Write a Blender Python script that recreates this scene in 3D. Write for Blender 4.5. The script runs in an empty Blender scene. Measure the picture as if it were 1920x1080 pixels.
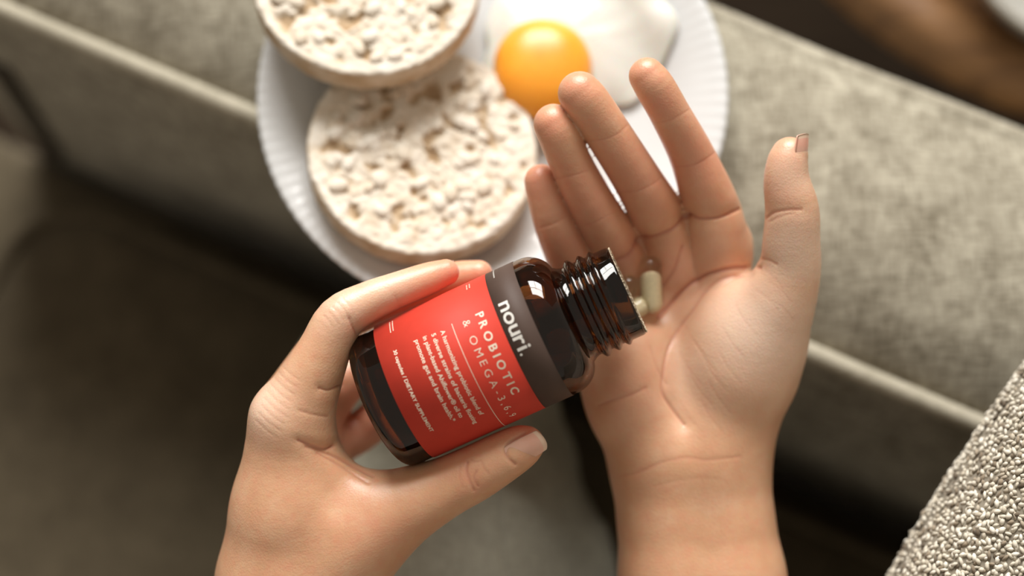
import bpy, bmesh, math, random
import numpy as np
from mathutils import Vector, Matrix

random.seed(7); rng = np.random.default_rng(7)
scn = bpy.context.scene
COL = scn.collection

# ------------------------------------------------------------------ camera
TILT = math.radians(15.0)
CAMZ = 1.25
FPX = 1920 * 50.0 / 36.0
cam_d = bpy.data.cameras.new('camera'); cam = bpy.data.objects.new('camera', cam_d); COL.objects.link(cam)
cam.location = (0, 0, CAMZ); cam.rotation_euler = (TILT, 0, 0)
cam_d.lens = 50; cam_d.sensor_width = 36; cam_d.clip_start = 0.02
cam_d.dof.use_dof = True; cam_d.dof.focus_distance = 0.520; cam_d.dof.aperture_fstop = 2.5
scn.camera = cam

# ------------------------------------------------------------------ world + light
world = bpy.data.worlds.new('room_light'); scn.world = world; world.use_nodes = True
bg = world.node_tree.nodes['Background']
bg.inputs[0].default_value = (1.0, 0.87, 0.71, 1); bg.inputs[1].default_value = 0.33

def area(name, loc, target, size, sizey, power, color):
    d = bpy.data.lights.new(name, 'AREA'); d.shape = 'RECTANGLE'; d.size = size; d.size_y = sizey
    d.energy = power; d.color = color
    o = bpy.data.objects.new(name, d); COL.objects.link(o); o.location = loc
    o.rotation_euler = (Vector(target) - Vector(loc)).to_track_quat('-Z', 'Y').to_euler()
    return o
area('window_light', (-0.05, 2.72, 2.50), (-0.05, 0.0, 1.35), 2.00, 1.70, 205, (1.0, 0.975, 0.935))

scn.view_settings.view_transform = 'Standard'; scn.view_settings.look = 'None'
scn.view_settings.gamma = 1.0; scn.view_settings.use_curve_mapping = False
scn.view_settings.exposure = 0.26

# ------------------------------------------------------------------ helpers
CT, ST = math.cos(TILT), math.sin(TILT)
def P(px, py, d):
    """point seen at (px,py) at depth d cm, in camera axes (cm)"""
    return np.array([(px - 960) / FPX * d, (540 - py) / FPX * d, -d])
def to_world(p):
    """camera axes in cm -> world metres"""
    p = np.asarray(p, dtype=np.float64)
    x, y, z = p[..., 0], p[..., 1], p[..., 2]
    return np.stack([x, y * CT - z * ST, y * ST + z * CT + CAMZ * 100], -1) * 0.01
def dir_world(v):
    v = np.asarray(v, float)
    return np.array([v[0], v[1] * CT - v[2] * ST, v[1] * ST + v[2] * CT])
def on_plane(px, py, z):
    r = dir_world([(px - 960) / FPX, (540 - py) / FPX, -1.0]); t = (z - CAMZ) / r[2]
    return np.array([r[0] * t, r[1] * t, z])

def mesh_obj(name, verts, faces, mat, parent=None, smooth=True):
    me = bpy.data.meshes.new(name)
    me.from_pydata([tuple(map(float, v)) for v in verts], [], [tuple(map(int, f)) for f in faces])
    me.update()
    return link_mesh(name, me, mat, parent, smooth)
def link_mesh(name, me, mat, parent=None, smooth=True):
    if smooth: me.polygons.foreach_set('use_smooth', [True] * len(me.polygons))
    if mat: me.materials.append(mat)
    o = bpy.data.objects.new(name, me); COL.objects.link(o)
    if parent is not None:
        o.parent = parent
        o.matrix_parent_inverse = PINV.get(parent.name, Matrix())
    return o
PINV = {}
def empty(name, loc):
    o = bpy.data.objects.new(name, None); COL.objects.link(o); o.location = loc
    o.empty_display_size = 0.05
    PINV[o.name] = Matrix.Translation(Vector(loc)).inverted()
    return o
def tag(o, label=None, cat=None, group=None, kind=None):
    if label: o['label'] = label
    if cat: o['category'] = cat
    if group: o['group'] = group
    if kind: o['kind'] = kind
    return o

def grid_faces(nu, nv, close_u=False, close_v=False, off=0):
    f = []
    for i in range(nu if close_u else nu - 1):
        for j in range(nv if close_v else nv - 1):
            a = i * nv + j; b = ((i + 1) % nu) * nv + j
            c = ((i + 1) % nu) * nv + (j + 1) % nv; d = i * nv + (j + 1) % nv
            f.append((a + off, b + off, c + off, d + off))
    return f
def tube(points, radius, n=10, closed=False):
    pts = [np.asarray(p, float) for p in points]; m = len(pts); V = []
    up = np.array([0.13, 0.21, 0.97])
    for i in range(m):
        a = pts[i - 1] if (i > 0 or closed) else pts[i]; b = pts[(i + 1) % m] if (i < m - 1 or closed) else pts[i]
        t = b - a; t /= np.linalg.norm(t)
        s = np.cross(t, up); s /= np.linalg.norm(s); w = np.cross(s, t)
        r = radius[i] if hasattr(radius, '__len__') else radius
        for k in range(n):
            q = 2 * math.pi * k / n
            V.append(pts[i] + r * (math.cos(q) * s + math.sin(q) * w))
    F = grid_faces(m, n, close_u=closed, close_v=True)
    if not closed:
        F.append(tuple(range(n))[::-1]); F.append(tuple(range((m - 1) * n, m * n)))
    return V, F
def lathe(profile, n=96, mod=None):
    """profile [(r,z)...] around z; returns verts,faces (poles welded when r==0)"""
    V, idx, F = [], [], []
    for (r, z) in profile:
        if r < 1e-9:
            idx.append([len(V)] * n); V.append((0, 0, z))
        else:
            row = []
            for k in range(n):
                q = 2 * math.pi * k / n
                rr, zz = mod(r, z, q) if mod else (r, z)
                row.append(len(V)); V.append((rr * math.cos(q), rr * math.sin(q), zz))
            idx.append(row)
    for i in range(len(idx) - 1):
        for k in range(n):
            q = [idx[i][k], idx[i][(k + 1) % n], idx[i + 1][(k + 1) % n], idx[i + 1][k]]
            u = []
            for x in q:
                if x not in u: u.append(x)
            if len(u) >= 3: F.append(tuple(u))
    return V, F

# ------------------------------------------------------------------ materials
def new_mat(name):
    m = bpy.data.materials.new(name); m.use_nodes = True
    nt = m.node_tree; b = nt.nodes['Principled BSDF']
    return m, nt, b
def N(nt, t, **kw):
    n = nt.nodes.new(t)
    for k, v in kw.items(): setattr(n, k, v)
    return n
def coords(nt, scale=(1, 1, 1), kind='Object', rot=(0, 0, 0)):
    tc = N(nt, 'ShaderNodeTexCoord'); mp = N(nt, 'ShaderNodeMapping')
    mp.inputs['Scale'].default_value = scale; mp.inputs['Rotation'].default_value = rot
    nt.links.new(tc.outputs[kind], mp.inputs[0]); return mp.outputs[0]
def noise(nt, vec, scale, detail=3, rough=0.55):
    n = N(nt, 'ShaderNodeTexNoise'); n.inputs['Scale'].default_value = scale
    n.inputs['Detail'].default_value = detail; n.inputs['Roughness'].default_value = rough
    nt.links.new(vec, n.inputs['Vector']); return n.outputs['Fac']
def ramp(nt, fac, stops):
    r = N(nt, 'ShaderNodeValToRGB'); e = r.color_ramp.elements
    while len(e) < len(stops): e.new(0.5)
    for i, (p, c) in enumerate(stops):
        e[i].position = p; e[i].color = (*c, 1)
    nt.links.new(fac, r.inputs[0]); return r.outputs[0]
def mix(nt, fac, a, b, mode='MIX'):
    m = N(nt, 'ShaderNodeMix', data_type='RGBA', blend_type=mode)
    for sock, v in ((m.inputs[0], fac), (m.inputs[6], a), (m.inputs[7], b)):
        if isinstance(v, (int, float)): sock.default_value = v
        elif isinstance(v, tuple): sock.default_value = (*v, 1)
        else: nt.links.new(v, sock)
    return m.outputs[2]
def bump(nt, b, h, strength=0.3, dist=0.001, chain=None):
    n = N(nt, 'ShaderNodeBump'); n.inputs['Strength'].default_value = strength; n.inputs['Distance'].default_value = dist
    nt.links.new(h, n.inputs['Height'])
    if chain is not None: nt.links.new(chain, n.inputs['Normal'])
    nt.links.new(n.outputs[0], b.inputs['Normal']); return n.outputs[0]
def simple(name, col, rough=0.5, var=0.08, scale=60, spec=0.5):
    m, nt, b = new_mat(name)
    f = noise(nt, coords(nt), scale)
    nt.links.new(ramp(nt, f, [(0.3, tuple(c * (1 - var) for c in col)), (0.7, tuple(min(1, c * (1 + var)) for c in col))]), b.inputs['Base Color'])
    b.inputs['Roughness'].default_value = rough; b.inputs['Specular IOR Level'].default_value = spec
    return m

def skin_material():
    m, nt, b = new_mat('skin')
    v = coords(nt)
    at = N(nt, 'ShaderNodeAttribute', attribute_name='flush'); cr = N(nt, 'ShaderNodeAttribute', attribute_name='crease')
    n1 = noise(nt, v, 70, 4); n2 = noise(nt, v, 380, 2)
    base = ramp(nt, n1, [(0.30, (0.600, 0.330, 0.188)), (0.52, (0.650, 0.376, 0.222)), (0.75, (0.690, 0.428, 0.270))])
    n3 = noise(nt, v, 260, 3, .6)
    base = mix(nt, ramp(nt, n3, [(0.42, (0, 0, 0)), (0.75, (0.55, 0.55, 0.55))]), base, (0.66, 0.300, 0.185))
    base = mix(nt, at.outputs['Fac'], base, (0.72, 0.265, 0.180))
    pa = N(nt, 'ShaderNodeAttribute', attribute_name='pale')
    base = mix(nt, pa.outputs['Fac'], base, (0.80, 0.62, 0.50))  # pale thumb mound and knuckles, partly sheen put into the colour
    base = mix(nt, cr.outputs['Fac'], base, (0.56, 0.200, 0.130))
    nt.links.new(base, b.inputs['Base Color'])
    b.inputs['Roughness'].default_value = 0.44; b.inputs['Specular IOR Level'].default_value = 0.5
    b.inputs['Coat Weight'].default_value = 0.35; b.inputs['Coat Roughness'].default_value = 0.36; b.inputs['Coat IOR'].default_value = 1.45
    b.inputs['Subsurface Weight'].default_value = 0.55
    b.inputs['Subsurface Radius'].default_value = (1.0, 0.36, 0.2)
    b.inputs['Subsurface Scale'].default_value = 0.0035
    vo = N(nt, 'ShaderNodeTexVoronoi'); vo.inputs['Scale'].default_value = 1300; nt.links.new(v, vo.inputs['Vector'])
    c1 = bump(nt, b, vo.outputs['Distance'], 0.16, 0.0004)
    bump(nt, b, n2, 0.15, 0.0006, c1)
    return m
def nail_material():
    m, nt, b = new_mat('nail_plate')
    f = noise(nt, coords(nt), 120)
    nt.links.new(ramp(nt, f, [(0.3, (0.76, 0.41, 0.31)), (0.7, (0.82, 0.49, 0.385))]), b.inputs['Base Color'])
    b.inputs['Roughness'].default_value = 0.28; b.inputs['Subsurface Weight'].default_value = 0.3
    b.inputs['Subsurface Scale'].default_value = 0.002; b.inputs['Subsurface Radius'].default_value = (1, .4, .25)
    return m
def fabric_material(name, dark, light, scale=1.0, blotch=35, rough=0.95, rot=0.0):
    m, nt, b = new_mat(name)
    v1 = coords(nt, (1, 5, 1), rot=(0, 0, rot)); v2 = coords(nt, (5, 1, 1), rot=(0, 0, rot)); v = coords(nt)
    a = noise(nt, v1, 130 * scale, 3); c = noise(nt, v2, 130 * scale, 3); big = noise(nt, v, blotch, 4)
    ad = N(nt, 'ShaderNodeMath', operation='ADD'); nt.links.new(a, ad.inputs[0]); nt.links.new(c, ad.inputs[1])
    ad2 = N(nt, 'ShaderNodeMath', operation='ADD'); nt.links.new(ad.outputs[0], ad2.inputs[0]); nt.links.new(big, ad2.inputs[1])
    dv = N(nt, 'ShaderNodeMath', operation='MULTIPLY'); dv.inputs[1].default_value = 0.3333; nt.links.new(ad2.outputs[0], dv.inputs[0])
    nt.links.new(ramp(nt, dv.outputs[0], [(0.38, dark), (0.62, light)]), b.inputs['Base Color'])
    b.inputs['Roughness'].default_value = rough; b.inputs['Specular IOR Level'].default_value = 0.15
    b.inputs['Sheen Weight'].default_value = 0.15
    bump(nt, b, dv.outputs[0], 0.5, 0.002)
    return m
def glass_material(name, col, rough=0.02, ior=1.5):
    m, nt, b = new_mat(name)
    f = noise(nt, coords(nt), 40)
    nt.links.new(ramp(nt, f, [(0.3, tuple(c * 0.95 for c in col)), (0.7, col)]), b.inputs['Base Color'])
    b.inputs['Transmission Weight'].default_value = 1.0; b.inputs['Roughness'].default_value = rough; b.inputs['IOR'].default_value = ior
    return m
def attr_material(name, attr, stops, rough=0.9, sheen=0.2):
    m, nt, b = new_mat(name)
    at = N(nt, 'ShaderNodeAttribute', attribute_name=attr)
    n1 = noise(nt, coords(nt), 900, 2)
    c = ramp(nt, at.outputs['Fac'], stops)
    c2 = mix(nt, n1, c, (0.6, 0.56, 0.48), 'MULTIPLY'); nt.links.new(mix(nt, 0.35, c, c2), b.inputs['Base Color'])
    b.inputs['Roughness'].default_value = rough; b.inputs['Specular IOR Level'].default_value = 0.2; b.inputs['Sheen Weight'].default_value = sheen
    return m

M_SKIN = skin_material(); M_NAIL = nail_material()
M_NAILTIP = simple('nail_free_edge', (0.80, 0.58, 0.44), 0.35, 0.04)
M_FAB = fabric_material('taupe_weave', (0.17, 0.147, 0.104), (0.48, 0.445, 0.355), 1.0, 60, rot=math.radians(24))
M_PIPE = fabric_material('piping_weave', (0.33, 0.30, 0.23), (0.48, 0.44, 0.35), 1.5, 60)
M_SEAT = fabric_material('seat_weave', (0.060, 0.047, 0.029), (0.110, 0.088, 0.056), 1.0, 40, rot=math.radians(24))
M_TROUSER = fabric_material('grey_denim', (0.26, 0.25, 0.20), (0.40, 0.385, 0.31), 1.2, 25)
M_WALL = simple('warm_white_paint', (0.62, 0.57, 0.50), 0.8, 0.03)
M_DARK = simple('dark_wood_stain', (0.030, 0.022, 0.015), 0.5)
M_PLATE = simple('white_porcelain', (0.62, 0.63, 0.635), 0.16, 0.015)
M_CAKE = simple('toasted_rice', (0.50, 0.34, 0.19), 0.9, 0.22, 140)
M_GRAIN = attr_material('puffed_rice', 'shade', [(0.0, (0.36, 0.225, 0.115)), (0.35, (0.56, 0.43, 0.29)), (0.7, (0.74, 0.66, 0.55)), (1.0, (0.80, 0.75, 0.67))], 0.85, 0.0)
M_STITCH = attr_material('chunky_wool', 'shade', [(0.0, (0.10, 0.075, 0.05)), (0.20, (0.32, 0.26, 0.19)), (0.38, (0.60, 0.55, 0.45)), (1.0, (0.82, 0.78, 0.69))])
M_PILLOW = simple('pillow_ground_weave', (0.26, 0.23, 0.18), 0.95, 0.2, 300)
M_RED = simple('coral_red_label', (0.560, 0.046, 0.027), 0.58, 0.04, 200, 0.25)
M_BROWN = simple('brown_label_band', (0.075, 0.048, 0.038), 0.58, 0.04, 200, 0.25)
M_INK = simple('cream_ink', (0.83, 0.72, 0.58), 0.5, 0.03)
M_SILVER = simple('pale_grey_ink', (0.66, 0.64, 0.60), 0.4, 0.03)
M_AMBER = glass_material('amber_glass', (0.120, 0.036, 0.0065))
M_FOIL = simple('torn_seal_paper', (0.42, 0.34, 0.24), 0.6, 0.5, 600)
M_SHELL = glass_material('clear_capsule_shell', (0.97, 0.93, 0.78), 0.04, 1.42)
M_POWDER = simple('probiotic_powder', (0.93, 0.83, 0.62), 0.85, 0.06, 900)
M_YOLK, _nt, _b = new_mat('egg_yolk')
_nt.links.new(ramp(_nt, noise(_nt, coords(_nt), 60), [(0.3, (0.86, 0.33, 0.025)), (0.7, (0.92, 0.41, 0.04))]), _b.inputs['Base Color'])
_b.inputs['Roughness'].default_value = 0.33; _b.inputs['Subsurface Weight'].default_value = 0.4; _b.inputs['Subsurface Scale'].default_value = 0.006
_b.inputs['Subsurface Radius'].default_value = (1, 0.5, 0.1)
M_WHITE, _nt, _b = new_mat('egg_white')
_nt.links.new(ramp(_nt, noise(_nt, coords(_nt), 50), [(0.3, (0.66, 0.645, 0.58)), (0.7, (0.70, 0.69, 0.65))]), _b.inputs['Base Color'])
_b.inputs['Roughness'].default_value = 0.3; _b.inputs['Subsurface Weight'].default_value = 0.4; _b.inputs['Subsurface Scale'].default_value = 0.006
M_FLOOR, _nt, _b = new_mat('dark_floorboards')
_nt.links.new(ramp(_nt, noise(_nt, coords(_nt, (1, 9, 1)), 9), [(0.3, (0.020, 0.014, 0.010)), (0.7, (0.036, 0.025, 0.016))]), _b.inputs['Base Color']); _b.inputs['Roughness'].default_value = 0.95; _b.inputs['Specular IOR Level'].default_value = 0.05
M_WOOD, _nt, _b = new_mat('brown_table_wood')
_nt.links.new(ramp(_nt, noise(_nt, coords(_nt, (1, 10, 1)), 14), [(0.3, (0.13, 0.062, 0.025)), (0.7, (0.30, 0.155, 0.062))]), _b.inputs['Base Color']); _b.inputs['Roughness'].default_value = 0.42
M_METAL, _nt, _b = new_mat('brushed_steel')
_nt.links.new(ramp(_nt, noise(_nt, coords(_nt, (1, 1, 12)), 60), [(0.3, (0.62, 0.61, 0.57)), (0.7, (0.74, 0.73, 0.69))]), _b.inputs['Base Color']); _b.inputs['Roughness'].default_value = 0.3; _b.inputs['Metallic'].default_value = 0.6

# ================================================================== SETTING
ARM_Z, SEAT_Z = 0.632, 0.445
U = np.array([0.9135, -0.4067, 0.0])     # along the arm
W_ = np.array([0.4067, 0.9135, 0.0])     # across the arm, away from the seat
A_NEAR = np.array([0.1277, 0.1388, 0.0])   # a point of the arm's seat-side top edge
def arm(u, w, z): return A_NEAR + U * u + W_ * w + np.array([0, 0, z])

def fl():
    V = [(-3, -3, 0), (3, -3, 0), (3, 3.5, 0), (-3, 3.5, 0), (-3, -3, -.05), (3, -3, -.05), (3, 3.5, -.05), (-3, 3.5, -.05)]
    F = [(0, 1, 2, 3), (7, 6, 5, 4), (0, 4, 5, 1), (1, 5, 6, 2), (2, 6, 7, 3), (3, 7, 4, 0)]
    o = mesh_obj('floor', V, F, M_FLOOR, smooth=False); o['kind'] = 'structure'
fl()
def box_into(V, F, x0, x1, y0, y1, z0, z1):
    k = len(V)
    V += [(x0, y0, z0), (x1, y0, z0), (x1, y1, z0), (x0, y1, z0), (x0, y0, z1), (x1, y0, z1), (x1, y1, z1), (x0, y1, z1)]
    F += [tuple(k + i for i in f) for f in ((3, 2, 1, 0), (4, 5, 6, 7), (0, 1, 5, 4), (1, 2, 6, 5), (2, 3, 7, 6), (3, 0, 4, 7))]
def window_wall():
    V, F = [], []
    wx0, wx1, wz0, wz1 = -1.05, 0.95, 1.65, 3.35
    box_into(V, F, -3, wx0, 2.60, 2.70, 0, 3.6); box_into(V, F, wx1, 3, 2.60, 2.70, 0, 3.6)
    box_into(V, F, wx0, wx1, 2.60, 2.70, 0, wz0); box_into(V, F, wx0, wx1, 2.60, 2.70, wz1, 3.6)
    o = mesh_obj('wall_back', V, F, M_WALL, smooth=False); o['kind'] = 'structure'
    V, F = [], []
    for x in (wx0, (wx0 + wx1) / 2 - .02, wx1 - .04): box_into(V, F, x, x + .04, 2.63, 2.67, wz0, wz1)
    for z in (wz0, (wz0 + wz1) / 2 - .02, wz1 - .04): box_into(V, F, wx0, wx1, 2.635, 2.665, z, z + .04)
    o = mesh_obj('window_1', V, F, M_WALL, smooth=False); o['kind'] = 'structure'
window_wall()

# ------------------------------------------------------------------ sofa
def block(name, u0, u1, w0, w1, z0, z1, rad, mat, parent, seg=6):
    """soft-edged upholstered block in arm axes"""
    bm = bmesh.new()
    for z in (z0, z1):
        for (u, w) in ((u0, w0), (u1, w0), (u1, w1), (u0, w1)): bm.verts.new(arm(u, w, z))
    bm.verts.ensure_lookup_table(); v = bm.verts
    for f in ((3, 2, 1, 0), (4, 5, 6, 7), (0, 1, 5, 4), (1, 2, 6, 5), (2, 3, 7, 6), (3, 0, 4, 7)): bm.faces.new([v[i] for i in f])
    bmesh.ops.bevel(bm, geom=list(bm.edges), offset=rad, segments=seg, affect='EDGES', profile=0.5)
    bmesh.ops.recalc_face_normals(bm, faces=bm.faces)
    me = bpy.data.meshes.new(name); bm.to_mesh(me); bm.free()
    return link_mesh(name, me, mat, parent)
sofa = tag(empty('sofa', arm(-0.1, 0.06, 0.0)), 'taupe woven fabric sofa with piped flat armrest under the white plate', 'sofa')
ARMW = 0.136
def armrest():
    sec = [(0.0, 0.06), (0.0, 0.30), (0.0, ARM_Z - .03), (0.0, ARM_Z - .006), (0.002, ARM_Z - .001), (0.008, ARM_Z + .0036), (0.018, ARM_Z + .0105), (0.030, ARM_Z + .0162), (0.045, ARM_Z + .0208), (0.062, ARM_Z + .0232),
           (0.082, ARM_Z + .0238), (0.100, ARM_Z + .0228), (0.114, ARM_Z + .0205), (0.1205, ARM_Z + .0188), (0.1225, ARM_Z + .0160), (0.1245, ARM_Z + .0172), (0.130, ARM_Z + .0150), (ARMW - .002, ARM_Z + .009), (ARMW, ARM_Z), (ARMW, 0.35), (ARMW, 0.06)]
    us = [-0.490, -0.487] + list(np.linspace(-0.48, 0.61, 90)) + [0.62]; V = []
    for i, u in enumerate(us):
        e = 0.004 if i in (0, len(us) - 1) else 0.0
        for (w, z) in sec:
            wob = .0007 * math.sin(u * 31 + w * 40) + .0005 * math.sin(u * 57 - w * 90) if z > ARM_Z else 0
            V.append(arm(u, min(max(w, e), ARMW - e), z - e * (z > .1) + wob))
    F = grid_faces(len(us), len(sec), close_v=True); n = len(sec)
    F.append(tuple(range(n))[::-1]); F.append(tuple(range((len(us) - 1) * n, len(us) * n)))
    F = [f[::-1] for f in F]
    return mesh_obj('armrest', V, F, M_FAB, sofa)
a_ = armrest()
pts = [arm(u, -0.0005, ARM_Z - 0.001) for u in np.linspace(-0.485, 0.6, 70)]
mesh_obj('piping', *tube(pts, 0.0046, 10), M_PIPE, a_)
bm_ = None
# added dark strip standing in for the shaded slit at the arm's front end
V = []
for (z, uu) in ((0.365, -0.470), (0.53, -0.446)):
    for (du, w) in ((-.006, .002), (.006, .002), (.006, -.005), (-.006, -.005)): V.append(arm(uu + du, w, z))
mesh_obj('slit_shade', V, [(3, 2, 1, 0), (4, 5, 6, 7), (0, 1, 5, 4), (1, 2, 6, 5), (2, 3, 7, 6), (3, 0, 4, 7)], M_DARK, sofa, smooth=False)
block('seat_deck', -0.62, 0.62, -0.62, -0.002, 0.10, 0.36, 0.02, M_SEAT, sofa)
block('backrest', 0.415, 0.62, -0.62, -0.004, 0.362, 0.86, 0.05, M_FAB, sofa)
for (u, w) in ((-0.55, -0.58), (0.56, -0.58), (-0.45, 0.09), (0.56, 0.09)):
    V, F = lathe([(0, 0.0), (0.014, 0.0), (0.022, 0.11), (0, 0.11)], 20)
    mesh_obj('foot', [np.array(v) + arm(u, w, 0.0) for v in V], F, M_DARK, sofa)

def cushion():
    t = tag(empty('seat_cushion', arm(-0.05, -0.30, 0.362)), 'dark taupe sofa seat cushion with rounded piped corner beside the armrest', 'cushion')
    u0, u1, w0, w1, r = -0.430, 0.395, -0.60, -0.040, 0.045
    ring = []
    for (cu, cw, q0) in ((u1 - r, w1 - r, 0), (u0 + r, w1 - r, 90), (u0 + r, w0 + r, 180), (u1 - r, w0 + r, 270)):
        for k in range(13):
            q = math.radians(q0 + 90 * k / 12); ring.append((cu + r * math.cos(q), cw + r * math.sin(q)))
    ring = np.array(ring); c = ring.mean(0); V, F = [], []; n = len(ring)
    prof = [(0.0, SEAT_Z + 0.012), (0.3, SEAT_Z + 0.012), (0.6, SEAT_Z + 0.010), (0.8, SEAT_Z + 0.006), (0.92, SEAT_Z + 0.001), (0.985, SEAT_Z - 0.006), (1.0, SEAT_Z - 0.012),
            (1.008, SEAT_Z - 0.040), (1.0, SEAT_Z - 0.071), (0.97, SEAT_Z - 0.080), (0.0, SEAT_Z - 0.080)]
    for (s, z) in prof:
        for p in ring: V.append(arm(*(c + (p - c) * max(s, 1e-3)), z))
    F = grid_faces(len(prof), n, close_v=True)
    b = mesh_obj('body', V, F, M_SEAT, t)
    for zz in (SEAT_Z - 0.010, SEAT_Z - 0.070):
        mesh_obj('piping', *tube([arm(*(c + (p - c) * 1.002), zz) for p in ring], 0.0045, 8, closed=True), M_SEAT, b)
cushion()

# ------------------------------------------------------------------ side table with metal bowl, behind the sofa arm
def side_table():
    p1, p2, p3 = on_plane(1632, 0, 0.47)[:2], on_plane(1765, 92, 0.47)[:2], on_plane(1920, 168, 0.47)[:2]
    ax, ay = p1; bx, by = p2; cx, cy = p3
    D = 2 * (ax * (by - cy) + bx * (cy - ay) + cx * (ay - by))
    ux = ((ax**2 + ay**2) * (by - cy) + (bx**2 + by**2) * (cy - ay) + (cx**2 + cy**2) * (ay - by)) / D
    uy = ((ax**2 + ay**2) * (cx - bx) + (bx**2 + by**2) * (ax - cx) + (cx**2 + cy**2) * (bx - ax)) / D
    R = math.hypot(ux - ax, uy - ay); c = np.array([ux, uy])
    print('table', c, R)
    t = tag(empty('side_table', (c[0], c[1], 0)), 'round brown wooden side table with raised rim behind the armrest', 'table')
    off = np.array([c[0], c[1], 0])
    def part(nm, prof, mat, n=96, par=t):
        V, F = lathe(prof, n); return mesh_obj(nm, [np.array(v) + off for v in V], F, mat, par)
    part('table_top', [(0, 0.435), (R - .02, 0.435), (R - .004, 0.440), (R - .004, 0.452), (0, 0.452)], M_WOOD)
    part('rim', [(R - .035, 0.450), (R - .032, 0.466), (R - .022, 0.471), (R - .008, 0.471), (R, 0.465), (R + .001, 0.440), (R - .006, 0.434), (R - .03, 0.436), (R - .035, 0.450)], M_WOOD)
    for k in range(3):
        q = 2.1 * k + 0.4
        a = np.array([R * .72 * math.cos(q), R * .72 * math.sin(q), 0.436]) + off; b = np.array([R * .95 * math.cos(q), R * .95 * math.sin(q), 0.0]) + off
        mesh_obj('leg', *tube([a, (a + b) / 2, b], [0.018, 0.016, 0.011], 14), M_WOOD, t)
    return c
tc_ = side_table()
def bowl():
    c = on_plane(2045, -118, 0.50); base = np.array([c[0], c[1], 0.4525])
    t = tag(empty('metal_bowl', base), 'shiny pale metal bowl standing on the round wooden table', 'bowl')
    V, F = lathe([(0, 0), (.035, 0), (.036, .004), (.052, .012), (.066, .030), (.072, .052), (.076, .056), (.074, .059), (.070, .055), (.062, .030), (.045, .012), (0, .008)], 80)
    mesh_obj('body', [np.array(v) + base for v in V], F, M_METAL, t)
    mesh_obj('rolled_rim', *tube([base + np.array([.0765 * math.cos(q), .0765 * math.sin(q), .0575]) for q in np.linspace(0, 2 * math.pi, 72, endpoint=False)], .0025, 8, closed=True), M_METAL, t)
bowl()

# ------------------------------------------------------------------ woven throw pillow
def pillow():
    t = tag(empty('throw_pillow', to_world(P(2150, 1100, 64))), 'chunky woven off-white and beige throw pillow at the lower right', 'pillow')
    C = P(2262, 1118, 55.0)
    e1 = np.array([0.52, 0.854, 0.0]); e2 = np.array([0.854, -0.52, 0.0]); e3 = np.array([0, 0, 1.0])
    th = math.radians(-6); e1, e3 = e1 * math.cos(th) - e3 * math.sin(th), e3 * math.cos(th) + e1 * math.sin(th)
    A, B, T, n = 19.0, 10.6, 5.0, 2.6
    def surf(a, be, grow=0.0):
        s = max(0.0, 1 - abs(a / A) ** n) ** (1 / n)
        return C + e1 * a + e2 * ((B * s + grow) * math.sin(be)) + e3 * ((T * s ** 0.8 + grow) * math.copysign(abs(math.cos(be)) ** 0.75, math.cos(be)))
    V = []
    aa = [-A * math.cos(math.pi * i / 40) for i in range(41)]; aa[0] *= .9999; aa[-1] *= .9999
    for a in aa:
        for j in range(64): V.append(to_world(surf(a, 2 * math.pi * j / 64)))
    F = grid_faces(41, 64, close_v=True)
    body = mesh_obj('body', V, F, M_PILLOW, t)
    # yarn stitches of the weave (one uncountable part)
    bm = bmesh.new(); bmesh.ops.create_icosphere(bm, subdivisions=1, radius=1.0)
    bv = np.array([v.co[:] for v in bm.verts]); bf = np.array([[v.index for v in f.verts] for f in bm.faces]); bm.free()
    step = 0.205; AA, BE, ROW = [], [], []
    for row, a in enumerate(np.arange(-18.3, 18.3, step)):
        s_ = max(0.0, 1 - abs(a / A) ** n) ** (1 / n); be = math.radians(-112)
        while be < math.radians(95):
            AA.append(a); BE.append(be); ROW.append(row)
            ds = math.hypot(B * s_ * math.cos(be), T * s_ ** .8 * .8 * math.sin(be)); be += step * .86 / max(ds, 1.0)
    AA, BE, ROW = np.array(AA), np.array(BE), np.array(ROW); m = len(AA)
    def surf_v(a, be, grow=.02):
        s_ = np.maximum(0.0, 1 - np.abs(a / A) ** n) ** (1 / n); cb = np.cos(be)
        return C + e1 * a[:, None] + e2 * ((B * s_ + grow) * np.sin(be))[:, None] + e3 * ((T * s_ ** .8 + grow) * np.sign(cb) * np.abs(cb) ** .75)[:, None]
    def unit(v): return v / np.maximum(np.linalg.norm(v, axis=1, keepdims=True), 1e-9)
    p = surf_v(AA, BE); tb = unit(surf_v(AA, BE + .01) - p); ta = unit(surf_v(AA + .05, BE) - p); nn = unit(np.cross(tb, ta)); nn *= np.sign(((p - C) * nn).sum(1))[:, None]
    ang = np.where(ROW % 2, .62, -.62) + rng.normal(0, .30, m)
    d1 = ta * np.cos(ang)[:, None] + tb * np.sin(ang)[:, None]; d2 = np.cross(nn, d1)
    l, w, h = .150 * rng.uniform(.7, 1.35, m), .085 * rng.uniform(.7, 1.35, m), .075 * rng.uniform(.7, 1.3, m)
    o_ = p + ta * rng.normal(0, .045, (m, 1)) + tb * rng.normal(0, .045, (m, 1)) + nn * rng.normal(0, .03, (m, 1))
    VV = (o_[:, None] + bv[None, :, :1] * (d1 * l[:, None])[:, None] + bv[None, :, 1:2] * (d2 * w[:, None])[:, None] + bv[None, :, 2:] * (nn * h[:, None])[:, None]).reshape(-1, 3)
    FF = (bf[None] + (np.arange(m) * len(bv))[:, None, None]).reshape(-1, 3); VV = to_world(VV)
    SH = np.repeat(np.clip(rng.normal(.52, .26, m), 0, 1), len(bv))
    o = mesh_obj('yarn_weave', VV, FF, M_STITCH, t); o['kind'] = 'stuff'
    at = o.data.attributes.new('shade', 'FLOAT', 'POINT'); at.data.foreach_set('value', SH)
pillow()

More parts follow.
